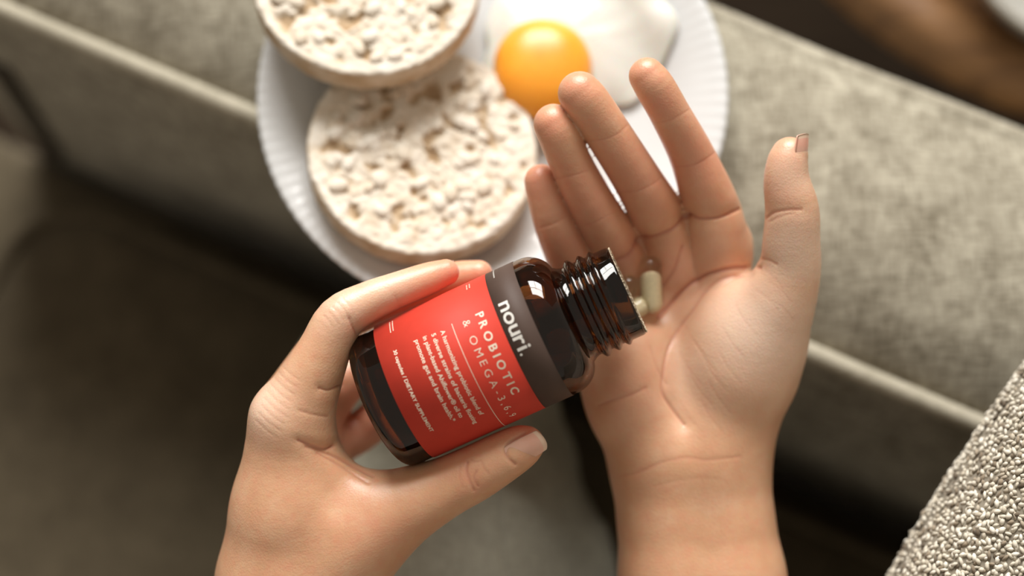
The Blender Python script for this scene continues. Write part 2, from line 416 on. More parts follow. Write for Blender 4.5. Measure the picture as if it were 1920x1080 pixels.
# ------------------------------------------------------------------ plate
PLC = on_plane(924, 165, ARM_Z + .0238 + .0016 + .019); PLC[2] = ARM_Z + .0238 + .0016
PK = 1.012
def plate():
    t = tag(empty('plate', PLC), 'white porcelain plate with finely fluted rim holding rice cakes and egg', 'plate')
    def mod(r, z, q):
        k = max(0.0, (r - 0.078) / 0.022)
        return r + 0.00012 * k * math.cos(110 * q), z + 0.00011 * k * math.cos(110 * q)
    prof = [(0, .004), (.060, .004), (.068, .005), (.074, .0085), (.078, .012), (.088, .0158), (.096, .0182), (.0995, .0190), (.1010, .0186), (.1005, .0170), (.094, .0148), (.080, .0090), (.070, .0022), (.066, .0), (.060, .0), (.058, .0012), (0, .0012)]
    V, F = lathe([(r * PK, z * PK) for r, z in prof], 660, mod)
    body = mesh_obj('dish', [np.array(v) + PLC for v in V], F, M_PLATE, t)
plate()

# ------------------------------------------------------------------ rice cakes
def ico(sub):
    bm = bmesh.new(); bmesh.ops.create_icosphere(bm, subdivisions=sub, radius=1.0)
    bv = np.array([v.co[:] for v in bm.verts]); bf = np.array([[v.index for v in f.verts] for f in bm.faces]); bm.free(); return bv, bf
ICO2 = ico(2)
def rot_rand():
    q = rng.normal(size=4); q /= np.linalg.norm(q); w, x, y, z = q
    return np.array([[1-2*(y*y+z*z), 2*(x*y-z*w), 2*(x*z+y*w)], [2*(x*y+z*w), 1-2*(x*x+z*z), 2*(y*z-x*w)], [2*(x*z-y*w), 2*(y*z+x*w), 1-2*(x*x+y*y)]])
from mathutils import noise as mnoise
def rice_cake(center, normal, R, H, label, seed):
    nz = np.array(normal, float); nz /= np.linalg.norm(nz); ex = np.cross([0, 1, 0.0], nz); ex /= np.linalg.norm(ex); ey = np.cross(nz, ex)
    t = tag(empty('rice_cake', center), label, 'rice cake', 'rice cakes on the plate')
    def loc(V): V = np.asarray(V, float); return center + V[:, :1] * ex + V[:, 1:2] * ey + V[:, 2:] * nz
    prof = [(r * R, H, 0, 1) for r in np.concatenate([[0.004], np.linspace(.02, .90, 66), np.linspace(.915, .965, 5)])]
    for a in np.linspace(15, 90, 6): prof.append((R * .965 + .0017 * math.sin(math.radians(a)), H - .0017 + .0017 * math.cos(math.radians(a)), math.sin(math.radians(a)), math.cos(math.radians(a))))
    for z in np.linspace(H - .003, .003, 13): prof.append((R * .965 + .0017, z, 1, 0))
    prof += [(R * .965, .0005, .5, -.5), (R * .6, 0.0, 0, 0), (.0003, 0.0, 0, 0)]
    n = 300; V = []; SH = []
    for (r, z, nr, nzz) in prof:
        edge = max(0.0, min(1.0, (r / R - .86) / .08))
        for k in range(n):
            q = 2 * math.pi * k / n; x, y = r * math.cos(q), r * math.sin(q)
            p = Vector((x, y, z)) * 1000.0 + Vector((seed * 91.0, seed * 37.0, 0))
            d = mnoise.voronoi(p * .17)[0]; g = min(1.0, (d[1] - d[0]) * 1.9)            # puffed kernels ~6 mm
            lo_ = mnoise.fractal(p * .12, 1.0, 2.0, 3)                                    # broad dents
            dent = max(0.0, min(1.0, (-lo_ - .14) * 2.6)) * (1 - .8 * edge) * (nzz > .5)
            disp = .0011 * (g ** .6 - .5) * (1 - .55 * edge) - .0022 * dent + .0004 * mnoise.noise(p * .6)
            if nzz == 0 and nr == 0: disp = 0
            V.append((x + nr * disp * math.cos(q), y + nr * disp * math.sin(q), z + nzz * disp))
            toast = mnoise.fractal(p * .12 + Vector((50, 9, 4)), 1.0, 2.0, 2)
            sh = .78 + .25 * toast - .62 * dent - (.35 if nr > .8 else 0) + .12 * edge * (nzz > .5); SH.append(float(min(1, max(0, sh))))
    F = grid_faces(len(prof), n, close_v=True); F.append(tuple(range(n))[::-1])
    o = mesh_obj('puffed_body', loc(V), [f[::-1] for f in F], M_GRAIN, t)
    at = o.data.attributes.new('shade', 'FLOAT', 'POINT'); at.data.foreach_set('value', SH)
    bv, bf = ICO2                                                                         # loose puffed kernels standing proud
    VV, FF, S2 = [], [], []; kk = 0
    for i in range(46):
        r = R * .86 * math.sqrt(rng.uniform()); q = rng.uniform(0, 6.283); sc_ = np.array([.0036, .0027, .0016]) * rng.uniform(.8, 1.3); qz = rng.uniform(0, 6.28)
        Rz = np.array([[math.cos(qz), -math.sin(qz), 0], [math.sin(qz), math.cos(qz), 0], [0, 0, 1.0]])
        VV.append((bv * sc_) @ Rz.T + np.array([r * math.cos(q), r * math.sin(q), H])); FF.append(bf + kk); kk += len(bv); S2 += [float(rng.uniform(.6, 1))] * len(bv)
    g_ = mesh_obj('loose_kernels', loc(np.concatenate(VV)), np.concatenate(FF), M_GRAIN, t); g_['kind'] = 'stuff'
    at = g_.data.attributes.new('shade', 'FLOAT', 'POINT'); at.data.foreach_set('value', S2)
c1 = on_plane(788, 292, PLC[2] + .020); c1[2] = PLC[2] + .0108
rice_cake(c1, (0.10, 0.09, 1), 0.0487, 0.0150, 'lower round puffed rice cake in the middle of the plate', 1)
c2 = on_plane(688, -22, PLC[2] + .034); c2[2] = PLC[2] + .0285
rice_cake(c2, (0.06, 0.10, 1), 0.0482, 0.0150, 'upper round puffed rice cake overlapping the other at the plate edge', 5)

# ------------------------------------------------------------------ fried egg
def egg():
    c = on_plane(1075, 70, PLC[2] + .010); c[2] = PLC[2] + .0075
    t = tag(empty('fried_egg', c), 'fried egg with glossy orange yolk beside the rice cakes', 'egg')
    n = 96; V = []; rings = [0.0001, .15, .3, .45, .6, .72, .82, .9, .96, 1.0, 1.0, .9, .6, .0001]
    hts = [.0085, .0085, .008, .0072, .006, .0048, .0038, .0028, .0019, .0011, .0006, .0, .0, .0]
    for s, h in zip(rings, hts):
        for k in range(n):
            q = 2 * math.pi * k / n
            r = 0.041 + 0.002 * math.sin(2 * q + .6) + 0.0022 * math.sin(3 * q + 2) + .0015 * math.sin(7 * q + 1) + .0006 * math.sin(13 * q)
            z = h + (0.0007 * math.sin(5 * q + 9 * s) * s if 0.1 < s < .95 else 0)
            x_, y_ = c[0] + r * s * math.cos(q), c[1] + r * s * math.sin(q); rr = math.hypot(x_ - PLC[0], y_ - PLC[1]) / PK
            pz = PLC[2] + PK * np.interp(rr, [0, .060, .068, .074, .078, .088, .096, .0995], [.004, .004, .005, .0085, .012, .0158, .0182, .019])
            V.append(np.array([x_, y_, pz + .0014 + .85 * z]))
    mesh_obj('egg_white', V, grid_faces(len(rings), n, close_v=True), M_WHITE, t)
    y = on_plane(1018, 112, PLC[2] + .022); y[2] = PLC[2] + .0095
    prof = [(0, 0), (.0165, 0), (.0195, .0025), (.0205, .0060), (.0195, .0095), (.0165, .0128), (.0115, .0153), (.006, .0165), (0, .0168)]
    V, F = lathe(prof, 64)
    V = [1.05 * np.array([v[0] * (1.0 + .10 * (v[1] < 0) * abs(v[1]) / .02), v[1] * (1.18 if v[1] < 0 else 1.0), v[2]]) + y for v in V]
    mesh_obj('yolk', V, F, M_YOLK, t)
egg()

# ================================================================== BOTTLE
tl = math.radians(5.0)
m2 = np.array([0.9095, 0.4157]); A0 = P(761.5, 732, 53.3)
AX = np.array([m2[0] * math.cos(tl), m2[1] * math.cos(tl), math.sin(tl)])
RR = np.array([m2[1], -m2[0], 0.0])                      # reading direction on the label front
NN = np.cross(RR, AX); NN = NN if NN[2] > 0 else -NN     # towards the viewer
RB = 2.70
Z_L0, Z_L1, Z_L2 = 1.25, 5.80, 6.92                      # label bottom, band, label top
BASE = A0 - AX * Z_L0
def bp(r, th, z): return BASE + AX * z + r * (math.cos(th) * NN + math.sin(th) * RR)
def cyl_hit(px, py, R):
    d = P(px, py, 1.0); o = -BASE
    du, dv = d @ NN, d @ RR; ou, ov = o @ NN, o @ RR
    a = du * du + dv * dv; b = 2 * (ou * du + ov * dv); c = ou * ou + ov * ov - R * R
    disc = b * b - 4 * a * c
    t = (-b - math.sqrt(max(disc, 0))) / (2 * a); p = o + d * t
    return math.atan2(p @ RR, p @ NN), p @ AX
def lathe_b(prof, n=128):
    V, F = lathe(prof, n)
    return [to_world(bp(math.hypot(v[0], v[1]), math.atan2(v[1], v[0]), v[2])) for v in V], F
bottle = tag(empty('supplement_bottle', to_world(BASE)), 'open amber glass supplement bottle with coral red label held over the palm', 'bottle')
def arc(cx, cz, r, a0, a1, n): return [(cx + r * math.cos(math.radians(a0 + (a1 - a0) * i / n)), cz + r * math.sin(math.radians(a0 + (a1 - a0) * i / n))) for i in range(n + 1)]
outer = [(0, 0.22), (1.5, 0.20), (1.9, 0.06), (2.05, 0.0)] + arc(2.10, .60, .60, -90, 0, 8)
outer += [(RB, 1.0), (RB, 3.0), (RB, 5.0), (RB, 7.05)] + arc(RB - 1.0, 7.15, 1.0, 0, 78, 14)
outer += [(1.80, 8.30), (1.76, 8.42), (1.76, 8.52), (1.86, 8.58), (1.94, 8.66), (1.94, 8.76), (1.86, 8.84), (1.76, 8.90), (1.76, 9.02), (1.84, 9.08), (1.91, 9.15), (1.91, 9.22), (1.83, 9.30), (1.75, 9.35), (1.75, 9.46), (1.82, 9.51), (1.88, 9.58), (1.88, 9.64), (1.81, 9.71), (1.76, 9.76), (1.76, 10.20), (1.74, 10.28), (1.68, 10.32)]
inner = [(1.60, 10.32), (1.54, 10.26), (1.53, 9.5), (1.53, 8.5), (1.60, 8.25), (1.80, 8.02), (2.15, 7.85), (2.40, 7.5), (2.48, 7.0), (2.48, 3.0), (2.48, .8), (2.3, .45), (1.9, .36), (0, .42)]
glass = mesh_obj('glass_body', *lathe_b(outer + inner), M_AMBER, bottle)
# ragged torn remnant of the paper seal round the mouth
V, F = [], []
n = 220
for k in range(n):
    q = 2 * math.pi * k / n; j = rng.uniform(-.035, .035); h = rng.uniform(.0, .05)
    for (r, z) in ((1.70 + j * .4, 10.322), (1.695 + j, 10.33 + h), (1.65 + j * .5, 10.335 + h * .8), (1.62, 10.322)): V.append(to_world(bp(r, q, z)))
mesh_obj('torn_seal', V, grid_faces(n, 4, close_u=True, close_v=True), M_FOIL, bottle, smooth=False)

def band(name, z0, z1, mat, R, parent=bottle):
    n = 180; V = []
    for k in range(n):
        q = 2 * math.pi * k / n
        for (r, z) in ((R, z0), (R + .018, z0 + .004), (R + .018, z1 - .004), (R, z1)): V.append(to_world(bp(r, q, z)))
    return mesh_obj(name, V, grid_faces(n, 4, close_u=True), mat, parent)
lab_red = band('label', Z_L0, Z_L1, M_RED, RB + .004); lab_red['label'] = 'coral red paper label'
lab_br = band('label_band', Z_L1, Z_L2, M_BROWN, RB + .004); lab_br['label'] = 'dark brown band of the label'
RT = RB + .0265
def text_geo(body, bold):
    cu = bpy.data.curves.new('t', 'FONT'); cu.body = body; cu.size = 1.0; cu.offset = bold; cu.resolution_u = 4
    ob = bpy.data.objects.new('t', cu); COL.objects.link(ob)
    dg = bpy.context.evaluated_depsgraph_get(); me = bpy.data.meshes.new_from_object(ob.evaluated_get(dg))
    bm = bmesh.new(); bm.from_mesh(me); bmesh.ops.triangulate(bm, faces=bm.faces)
    bmesh.ops.remove_doubles(bm, verts=bm.verts, dist=1e-5)
    bmesh.ops.subdivide_edges(bm, edges=[e for e in bm.edges if e.calc_length() > .25], cuts=2)
    bmesh.ops.triangulate(bm, faces=bm.faces)
    V = np.array([v.co[:2] for v in bm.verts]); F = [[v.index for v in f.verts] for f in bm.faces]; bm.free()
    bpy.data.meshes.remove(me); bpy.data.objects.remove(ob); bpy.data.curves.remove(cu)
    return V, F
def print_text(name, body, p0, p1, height, ref, mat, parent, bold=0.0, spacing=1.0, z=None):
    """wrap a line of text on the label from baseline pixel p0 to p1; height = cm for the ref letter height"""
    (t0, z0), (t1, z1) = cyl_hit(*p0, RT), cyl_hit(*p1, RT)
    zz = (z0 + z1) / 2 if z is None else z
    if spacing > 0:
        # letters laid one by one, spaced out
        Vs, Fs, x, k = [], [], 0.0, 0
        for ch in body:
            if ch == ' ': x += .35 * spacing; continue
            v, f = text_geo(ch, bold); lo, hi = v[:, 0].min(), v[:, 0].max()
            v = v.copy(); v[:, 0] += x - lo; Vs.append(v); Fs += [[i + k for i in g] for g in f]; k += len(v); x += hi - lo + .26 * spacing
        V, F = np.concatenate(Vs), Fs
    else:
        V, F = text_geo(body, bold)
    s = height / ref
    lo, hi = V[:, 0].min(), V[:, 0].max()
    th = t0 + (V[:, 0] - lo) / (hi - lo) * (t1 - t0); zc = zz + V[:, 1] * s
    print('text', body, round(t0, 3), round(t1, 3), round(z0, 2), round(z1, 2), 'stretch', round((t1 - t0) * RT / (hi - lo) / s, 2))
    W = to_world(np.array([bp(RT, a, c) for a, c in zip(th, zc)]))
    return mesh_obj(name, W, F, mat, parent, smooth=False)
print_text('brand_lettering', 'nouri', (934.5, 570), (972, 660), 0.40, 0.53, M_SILVER, lab_br, bold=0.016, spacing=0.25)
print_text('brand_dot', '.', (974, 664), (977, 668), 0.40, 0.53, M_SILVER, lab_br, spacing=0)
print_text('title_lettering', 'PROBIOTIC', (892, 589), (960, 741), 0.31, 0.73, M_INK, lab_red, bold=0.022, spacing=1.3)
print_text('title_lettering', '& OMEGA-3,6,9', (868, 603), (955, 783), 0.29, 0.73, M_INK, lab_red, bold=-0.008, spacing=1.5)
print_text('body_lettering', 'A harmonizing probiotic blend of', (825.5, 621), (900, 779), 0.17, 0.73, M_INK, lab_red, bold=0.012, spacing=0)
print_text('body_lettering', '5 diverse strains of bacteria floating', (809, 627), (889, 795), 0.17, 0.73, M_INK, lab_red, bold=0.012, spacing=0)
print_text('body_lettering', 'in plant-based Ahiflower® oil to', (793, 632), (862, 784), 0.17, 0.73, M_INK, lab_red, bold=0.012, spacing=0)
print_text('body_lettering', 'promote gut and brain health.*', (776.7, 639), (848, 791), 0.17, 0.73, M_INK, lab_red, bold=0.012, spacing=0)
print_text('foot_lettering', '30 capsules / DIETARY SUPPLEMENT', (736.5, 658), (808, 810), 0.135, 0.73, M_INK, lab_red, bold=0.012, spacing=0)
(ta, za), (tb, zb) = cyl_hit(846.5, 607, RT), cyl_hit(949.5, 798, RT); zz = (za + zb) / 2; V = []
for k in range(60):
    q = ta + (tb - ta) * k / 59
    V += [to_world(bp(RT, q, zz - .011)), to_world(bp(RT, q, zz + .011))]
mesh_obj('printed_rule', V, grid_faces(60, 2), M_INK, lab_red)

def small_print(p0, p1, rows, mat, parent, hgt=.045):
    (ta, za), (tb, zb) = cyl_hit(*p0, RT), cyl_hit(*p1, RT); zc = (za + zb) / 2; V, F = [], []
    for r in range(rows):
        x = ta
        while x < tb:
            w = rng.uniform(.008, .018); z0 = zc + r * .11; k = len(V)
            V += [to_world(bp(RT, x, z0)), to_world(bp(RT, x + w, z0)), to_world(bp(RT, x + w, z0 + hgt)), to_world(bp(RT, x, z0 + hgt))]; F.append((k, k + 1, k + 2, k + 3)); x += w + .012
    mesh_obj('tiny_print', V, F, mat, parent, smooth=False)
small_print((921, 505), (928, 519), 1, M_SILVER, lab_br, .05)
small_print((872, 536), (876, 542), 2, M_INK, lab_red); small_print((727, 606), (734, 622), 2, M_INK, lab_red)
# ------------------------------------------------------------------ capsules
def capsule(c, ax, label, L=2.15, R=.40, fill=.62, grp=None):
    ax = np.array(ax, float); ax /= np.linalg.norm(ax); s = np.cross(ax, [0.1, 0.3, 1.0]); s /= np.linalg.norm(s); w = np.cross(ax, s)
    t = tag(empty('capsule', to_world(c)), label, 'capsule', grp)
    def put(nm, prof, mat):
        V, F = lathe(prof, 32); V = np.array(V)
        return mesh_obj(nm, to_world(c + V[:, :1] * s + V[:, 1:2] * w + V[:, 2:] * ax), F, mat, t)
    h = L / 2
    def pill(r, z0, z1, f=1.0):
        top = [(r * math.cos(a), z1 - r * f + r * f * math.sin(a)) for a in np.linspace(0, math.pi / 2, 9)]; top[-1] = (0, z1)
        bot = [(r * math.cos(a), z0 + r * f + r * f * math.sin(a)) for a in np.linspace(-math.pi / 2, 0, 9)]; bot[0] = (0, z0)
        return bot + top
    put('clear_shell', pill(R, -h, h), M_SHELL)
    p = put('powder_capsule', pill(R * .68, -h + .06, -h + L * fill + .3), M_POWDER)
for i, (th, z, r, az) in enumerate([(1.0, 7.2, 1.7, .3), (1.5, 6.4, 1.8, 1.2), (2.3, 7.0, 1.5, 2.0), (.75, 8.6, .9, .1), (2.0, 9.4, .85, .4), (2.8, 5.6, 1.8, .8), (3.4, 6.6, 1.7, 1.7), (1.9, 4.6, 1.9, .5)]):
    a = AX * math.cos(az) + RR * math.sin(az)
    capsule(bp(r, th, z), a, 'capsule seen dimly inside the amber bottle', 1.8, .38, .6, 'capsules inside the amber bottle')

# ================================================================== PERSON
person = tag(empty('person', to_world(P(850, 1500, 76))), 'person in grey trousers tipping capsules from a bottle into an open palm', 'person')

# ---- signed distance tools (camera axes, cm)
def smin(a, b, k):
    h = np.maximum(k - np.abs(a - b), 0) / k
    return np.minimum(a, b) - h * h * k * .25
def cone(p, a, b, ra, rb):
    """round cone: envelope of the spheres between (a,ra) and (b,rb)"""
    a = np.asarray(a, np.float32); ab = np.asarray(b, np.float32) - a; l = float(np.sqrt(ab @ ab)); ab = (ab / l).astype(np.float32); q = p - a
    w = q @ ab; x = np.sqrt(np.maximum(np.einsum('ij,ij->i', q, q) - w * w, 0)); bb = float(np.clip((ra - rb) / l, -.97, .97)); aa = math.sqrt(1 - bb * bb)
    k = w * np.float32(aa) - x * np.float32(bb)
    return np.where(k < 0, np.sqrt(x * x + w * w) - np.float32(ra), np.where(k > aa * l, np.sqrt(x * x + (w - np.float32(l)) ** 2) - np.float32(rb), x * np.float32(aa) + w * np.float32(bb) - np.float32(ra)))
def ellip(p, c, r, ax=None):
    q = p - np.asarray(c, np.float32)
    r = np.asarray(r, np.float32); k0 = np.linalg.norm(q / r, axis=1); k1 = np.linalg.norm(q / (r * r), axis=1)
    return k0 * (k0 - 1) / np.maximum(k1, 1e-6)
def J(px, py, d, rpx): return P(px, py, d), rpx * d / FPX
_dense = {}
def dense(js, m=4):
    key = id(js)
    if key not in _dense:
        q = np.array([[*a, r] for a, r in js]); e = np.concatenate([[2 * q[0] - q[1]], q, [2 * q[-1] - q[-2]]]); out = []
        for i in range(1, len(e) - 2):
            a, b, c, d = e[i - 1:i + 3]
            for t in np.arange(m) / m: out.append(.5 * (2 * b + (c - a) * t + (2 * a - 5 * b + 4 * c - d) * t * t + (3 * b - a - 3 * c + d) * t ** 3))
        out.append(q[-1]); _dense[key] = [(o[:3].astype(np.float32), np.float32(o[3])) for o in out]
    return _dense[key]
def chain(p, js, k):
    out = None; js = dense(js); k = .05
    for (a, ra), (b, rb) in zip(js[:-1], js[1:]):
        d = cone(p, a, b, ra, rb); out = d if out is None else np.minimum(out, d)
    return out

def surface_nets(f, lo, hi, h):
    ax = [np.arange(lo[i], hi[i] + h, h) for i in range(3)]; n = [len(a) for a in ax]
    G = np.empty(n, np.float32)
    B = 8; nb = [(k + B - 1) // B for k in n]
    cen = np.stack(np.meshgrid(*[lo[i] + h * (np.arange(nb[i]) * B + B / 2) for i in range(3)], indexing='ij'), -1).reshape(-1, 3)
    dc = f(cen).reshape(nb)
    G[:] = np.repeat(np.repeat(np.repeat(dc, B, 0), B, 1), B, 2)[:n[0], :n[1], :n[2]]
    near = np.argwhere(np.abs(dc) < 1.35 * h * B * .87 + .3)
    for i0 in range(0, len(near), 400):
        blk = near[i0:i0 + 400]; off = np.stack(np.meshgrid(*[np.arange(B)] * 3, indexing='ij'), -1).reshape(-1, 3)
        I = (blk[:, None, :] * B + off[None]).reshape(-1, 3); I = I[(I < np.array(n)).all(1)]
        G[I[:, 0], I[:, 1], I[:, 2]] = f(np.asarray(lo) + h * I)
    S = G < 0
    cs = sum(S[a:n[0] - 1 + a, b:n[1] - 1 + b, c:n[2] - 1 + c].astype(np.int8) for a in (0, 1) for b in (0, 1) for c in (0, 1))
    act = (cs > 0) & (cs < 8); idx = -np.ones(act.shape, np.int64); cells = np.argwhere(act); idx[act] = np.arange(len(cells))
    acc = np.zeros((len(cells), 3)); cnt = np.zeros(len(cells))
    ci, cj, ck = cells.T
    for d in range(3):
        o = [x for x in range(3) if x != d]
        for u in (0, 1):
            for v in (0, 1):
                a = [0, 0, 0]; a[o[0]] = u; a[o[1]] = v; b = list(a); b[d] = 1
                ga = G[ci + a[0], cj + a[1], ck + a[2]]; gb = G[ci + b[0], cj + b[1], ck + b[2]]
                x = (ga < 0) != (gb < 0); t = np.where(x, ga / np.where(x, ga - gb, 1), 0)
                pt = np.tile(np.array(a, float), (len(cells), 1)); pt[:, d] = t
                acc += pt * x[:, None]; cnt += x
    V = np.array([a[0] for a in ax]) + h * (cells + acc / cnt[:, None])
    F = []
    for d in range(3):
        o = [x for x in range(3) if x != d]
        sl0 = [slice(1, -1)] * 3; sl0[d] = slice(0, n[d] - 1); sl1 = list(sl0); sl1[d] = slice(1, n[d])
        s0, s1 = S[tuple(sl0)], S[tuple(sl1)]; e = np.argwhere(s0 != s1)
        base = e.copy(); base[:, o[0]] += 1; base[:, o[1]] += 1
        def at(du, dv):
            q = base.copy(); q[:, o[0]] += du; q[:, o[1]] += dv; return idx[q[:, 0], q[:, 1], q[:, 2]]
        quad = np.stack([at(-1, -1), at(0, -1), at(0, 0), at(-1, 0)], 1)
        flip = s0[tuple(e.T)] ^ (d == 1)
        quad[~flip] = quad[~flip][:, ::-1]; F.append(quad)
    F = np.concatenate(F); return V, F[(F >= 0).all(1)]
def grad(f, p, e=.02):
    g = np.stack([f(p + np.eye(3)[i] * e) - f(p - np.eye(3)[i] * e) for i in range(3)], 1)
    return g / np.maximum(np.linalg.norm(g, axis=1, keepdims=True), 1e-6)
def subdiv(V, F):
    n = len(V); E = np.sort(np.concatenate([F[:, [0, 1]], F[:, [1, 2]], F[:, [2, 3]], F[:, [3, 0]]]), 1)
    key = E[:, 0] * n + E[:, 1]; u, inv = np.unique(key, return_inverse=True)
    em = (V[u // n] + V[u % n]) / 2; fm = V[F].mean(1); m = len(F)
    e = inv.reshape(4, m) + n; c = np.arange(m) + n + len(u)
    Q = np.concatenate([np.stack([F[:, 0], e[0], c, e[3]], 1), np.stack([e[0], F[:, 1], e[1], c], 1), np.stack([c, e[1], F[:, 2], e[2]], 1), np.stack([e[3], c, e[2], F[:, 3]], 1)])
    return np.concatenate([V, em, fm]), Q
def relax(V, F, it=2, lam=.5):
    n = len(V); E = np.concatenate([F[:, [0, 1]], F[:, [1, 2]], F[:, [2, 3]], F[:, [3, 0]]]); E = np.concatenate([E, E[:, ::-1]])
    cnt = np.bincount(E[:, 0], minlength=n)[:, None]
    for _ in range(it):
        s = np.stack([np.bincount(E[:, 0], weights=V[E[:, 1], i], minlength=n) for i in range(3)], 1)
        V = V + lam * (s / np.maximum(cnt, 1) - V)
    return V
def pix(p): return np.stack([960 + FPX * p[:, 0] / -p[:, 2], 540 - FPX * p[:, 1] / -p[:, 2]], 1)
def polydist(q, pl):
    pl = np.asarray(pl, float); best = np.full(len(q), 1e9)
    # Catmull-Rom densify
    pts = []
    ext = np.concatenate([[2 * pl[0] - pl[1]], pl, [2 * pl[-1] - pl[-2]]])
    for i in range(1, len(ext) - 2):
        for t in np.linspace(0, 1, 6, endpoint=False):
            a, b, c, d = ext[i - 1:i + 3]
            pts.append(.5 * (2 * b + (c - a) * t + (2 * a - 5 * b + 4 * c - d) * t * t + (3 * b - a - 3 * c + d) * t ** 3))
    pts.append(pl[-1]); pts = np.array(pts)
    for i in range(len(pts) - 1):
        a, b = pts[i], pts[i + 1]; ab = b - a; t = np.clip(((q - a) @ ab) / max(ab @ ab, 1e-9), 0, 1)
        best = np.minimum(best, np.linalg.norm(q - a - t[:, None] * ab, axis=1))
    return best
def build_skin(name, f, lo, hi, creases, blushes, h=.098, label=None, bulges=(), pales=()):
    V, F = surface_nets(f, lo, hi, h)
    V = relax(V, F, 2, .5)
    V, F = subdiv(V, F)
    g = grad(f, V)
    for _ in range(2): V = V - np.clip(f(V), -.08, .08)[:, None] * g
    V = relax(V, F, 2, .45)
    T = V[F]; fn = np.cross(T[:, 2] - T[:, 0], T[:, 3] - T[:, 1]); nrm = np.zeros_like(V)
    for i in range(4):
        for c in range(3): nrm[:, c] += np.bincount(F[:, i], weights=fn[:, c], minlength=len(V))
    nrm /= np.maximum(np.linalg.norm(nrm, axis=1, keepdims=True), 1e-9)
    if (nrm * g).sum() < 0: nrm = -nrm
    q = pix(V)
    view = -V / np.linalg.norm(V, axis=1, keepdims=True); facing = np.clip((nrm * view).sum(1) * 2.5, 0, 1)
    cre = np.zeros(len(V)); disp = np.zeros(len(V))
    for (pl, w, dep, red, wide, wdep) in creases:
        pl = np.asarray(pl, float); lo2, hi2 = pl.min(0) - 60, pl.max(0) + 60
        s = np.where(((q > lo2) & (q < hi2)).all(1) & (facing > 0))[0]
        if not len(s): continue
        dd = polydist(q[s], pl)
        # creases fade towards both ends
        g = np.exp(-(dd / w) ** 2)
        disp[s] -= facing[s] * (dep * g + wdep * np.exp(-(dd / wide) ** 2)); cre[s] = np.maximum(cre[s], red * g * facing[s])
    for (bx, by, br, amt) in bulges:
        disp += facing * amt * np.exp(-((q[:, 0] - bx) ** 2 + (q[:, 1] - by) ** 2) / br ** 2)
    V = V + nrm * disp[:, None]
    fl_ = np.zeros(len(V))
    for (c, r, amt) in blushes: fl_ = np.maximum(fl_, amt * np.exp(-((V - c) ** 2).sum(1) / r ** 2))
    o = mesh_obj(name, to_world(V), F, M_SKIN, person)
    pl_ = np.zeros(len(V))
    for (c, r, amt) in pales: pl_ = np.maximum(pl_, amt * np.exp(-((V - c) ** 2).sum(1) / r ** 2))
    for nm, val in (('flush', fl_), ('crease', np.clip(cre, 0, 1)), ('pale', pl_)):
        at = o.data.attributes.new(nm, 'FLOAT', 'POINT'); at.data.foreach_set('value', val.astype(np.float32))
    if label: o['label'] = label
    print(name, len(V), len(F))
    return o
def nail(c, along, normal, wid, lng, curve, parent):
    """curved nail plate with free edge; c at the nail centre, camera axes cm"""
    along = np.asarray(along, float); along /= np.linalg.norm(along)
    nr = np.asarray(normal, float); nr -= along * (nr @ along); nr /= np.linalg.norm(nr); sd = np.cross(along, nr)
    nu, nv = 17, 19
    def pt(u, v, off):
        x = (u - .5) * 2
        l = (v - .5) * lng
        l += (-.14 * lng * (1 - x * x) if v < .5 else .10 * lng * (1 - x * x)) * abs(v - .5) * 2 * (1.0)
        ww = wid * (.80 + .20 * math.sin(math.pi * min(1, .25 + v * .6)))
        a = x * ww / 2 / curve
        return c + along * l + sd * (curve * math.sin(a)) + nr * (curve * (math.cos(a) - 1) + off - .05 * (2 * v - 1) ** 2 * lng * .5)
    V = [to_world(pt(i / (nu - 1), j / (nv - 1), .022)) for i in range(nu) for j in range(nv)] + [to_world(pt(i / (nu - 1), j / (nv - 1), -.03)) for i in range(nu) for j in range(nv)]
    n = nu * nv; F = grid_faces(nu, nv) + [tuple(x + n for x in f[::-1]) for f in grid_faces(nu, nv)]
    rim = [i * nv for i in range(nu)] + [(nu - 1) * nv + j for j in range(1, nv)] + [i * nv + nv - 1 for i in range(nu - 2, -1, -1)] + [j for j in range(nv - 2, 0, -1)]
    for a, b in zip(rim, rim[1:] + rim[:1]): F.append((a, b, b + n, a + n))
    o = mesh_obj('nail', V, F, M_NAIL, parent)
    o.data.materials.append(M_NAILTIP)
    for i, f in enumerate(F[:2 * (nu - 1) * (nv - 1)]):
        j = i % (nv - 1)
        if j >= nv - 3: o.data.polygons[i].material_index = 1
    return o

# ---- right hand: open palm
R_index = [J(1345, 480, 56.6, 58), J(1337, 404, 55.9, 55), J(1301, 300, 54.8, 43), J(1259, 218, 53.8, 38), J(1229, 165, 53.3, 37.5), J(1213, 142, 53.2, 34)]
R_mid = [J(1268, 505, 57.1, 56), J(1243, 424, 56.3, 53), J(1201, 347, 54.8, 46), J(1140, 250, 53.7, 43), J(1103, 195, 53.2, 43), J(1087, 175, 53.1, 41)]
R_ring = [J(1185, 535, 57.2, 54), J(1158, 470, 56.5, 51), J(1117, 396, 55.1, 44.5), J(1069, 303, 54.1, 39.5), J(1050, 254, 53.7, 41), J(1038, 233, 53.6, 38)]
R_pink = [J(1105, 570, 57.2, 50), J(1070, 490, 56.2, 44), J(1040, 414, 55.4, 40), J(1022, 358, 55.1, 36), J(1015, 340, 55.0, 32)]
R_thumb = [J(1400, 690, 56.2, 92), J(1447, 590, 55.2, 76), J(1479, 510, 54.5, 59), J(1484, 447, 54.0, 53), J(1485, 394, 53.7, 50), J(1475, 340, 53.5, 43), J(1476, 308, 53.4, 38.5), J(1480, 292, 53.4, 35)]
wr = [J(1250, 862, 57.2, 104), J(1340, 862, 57.1, 98)]
fa = [J(1268, 1085, 56.8, 103), J(1366, 1085, 56.8, 102), J(1275, 1600, 55.5, 128), J(1400, 1600, 55.5, 128)]
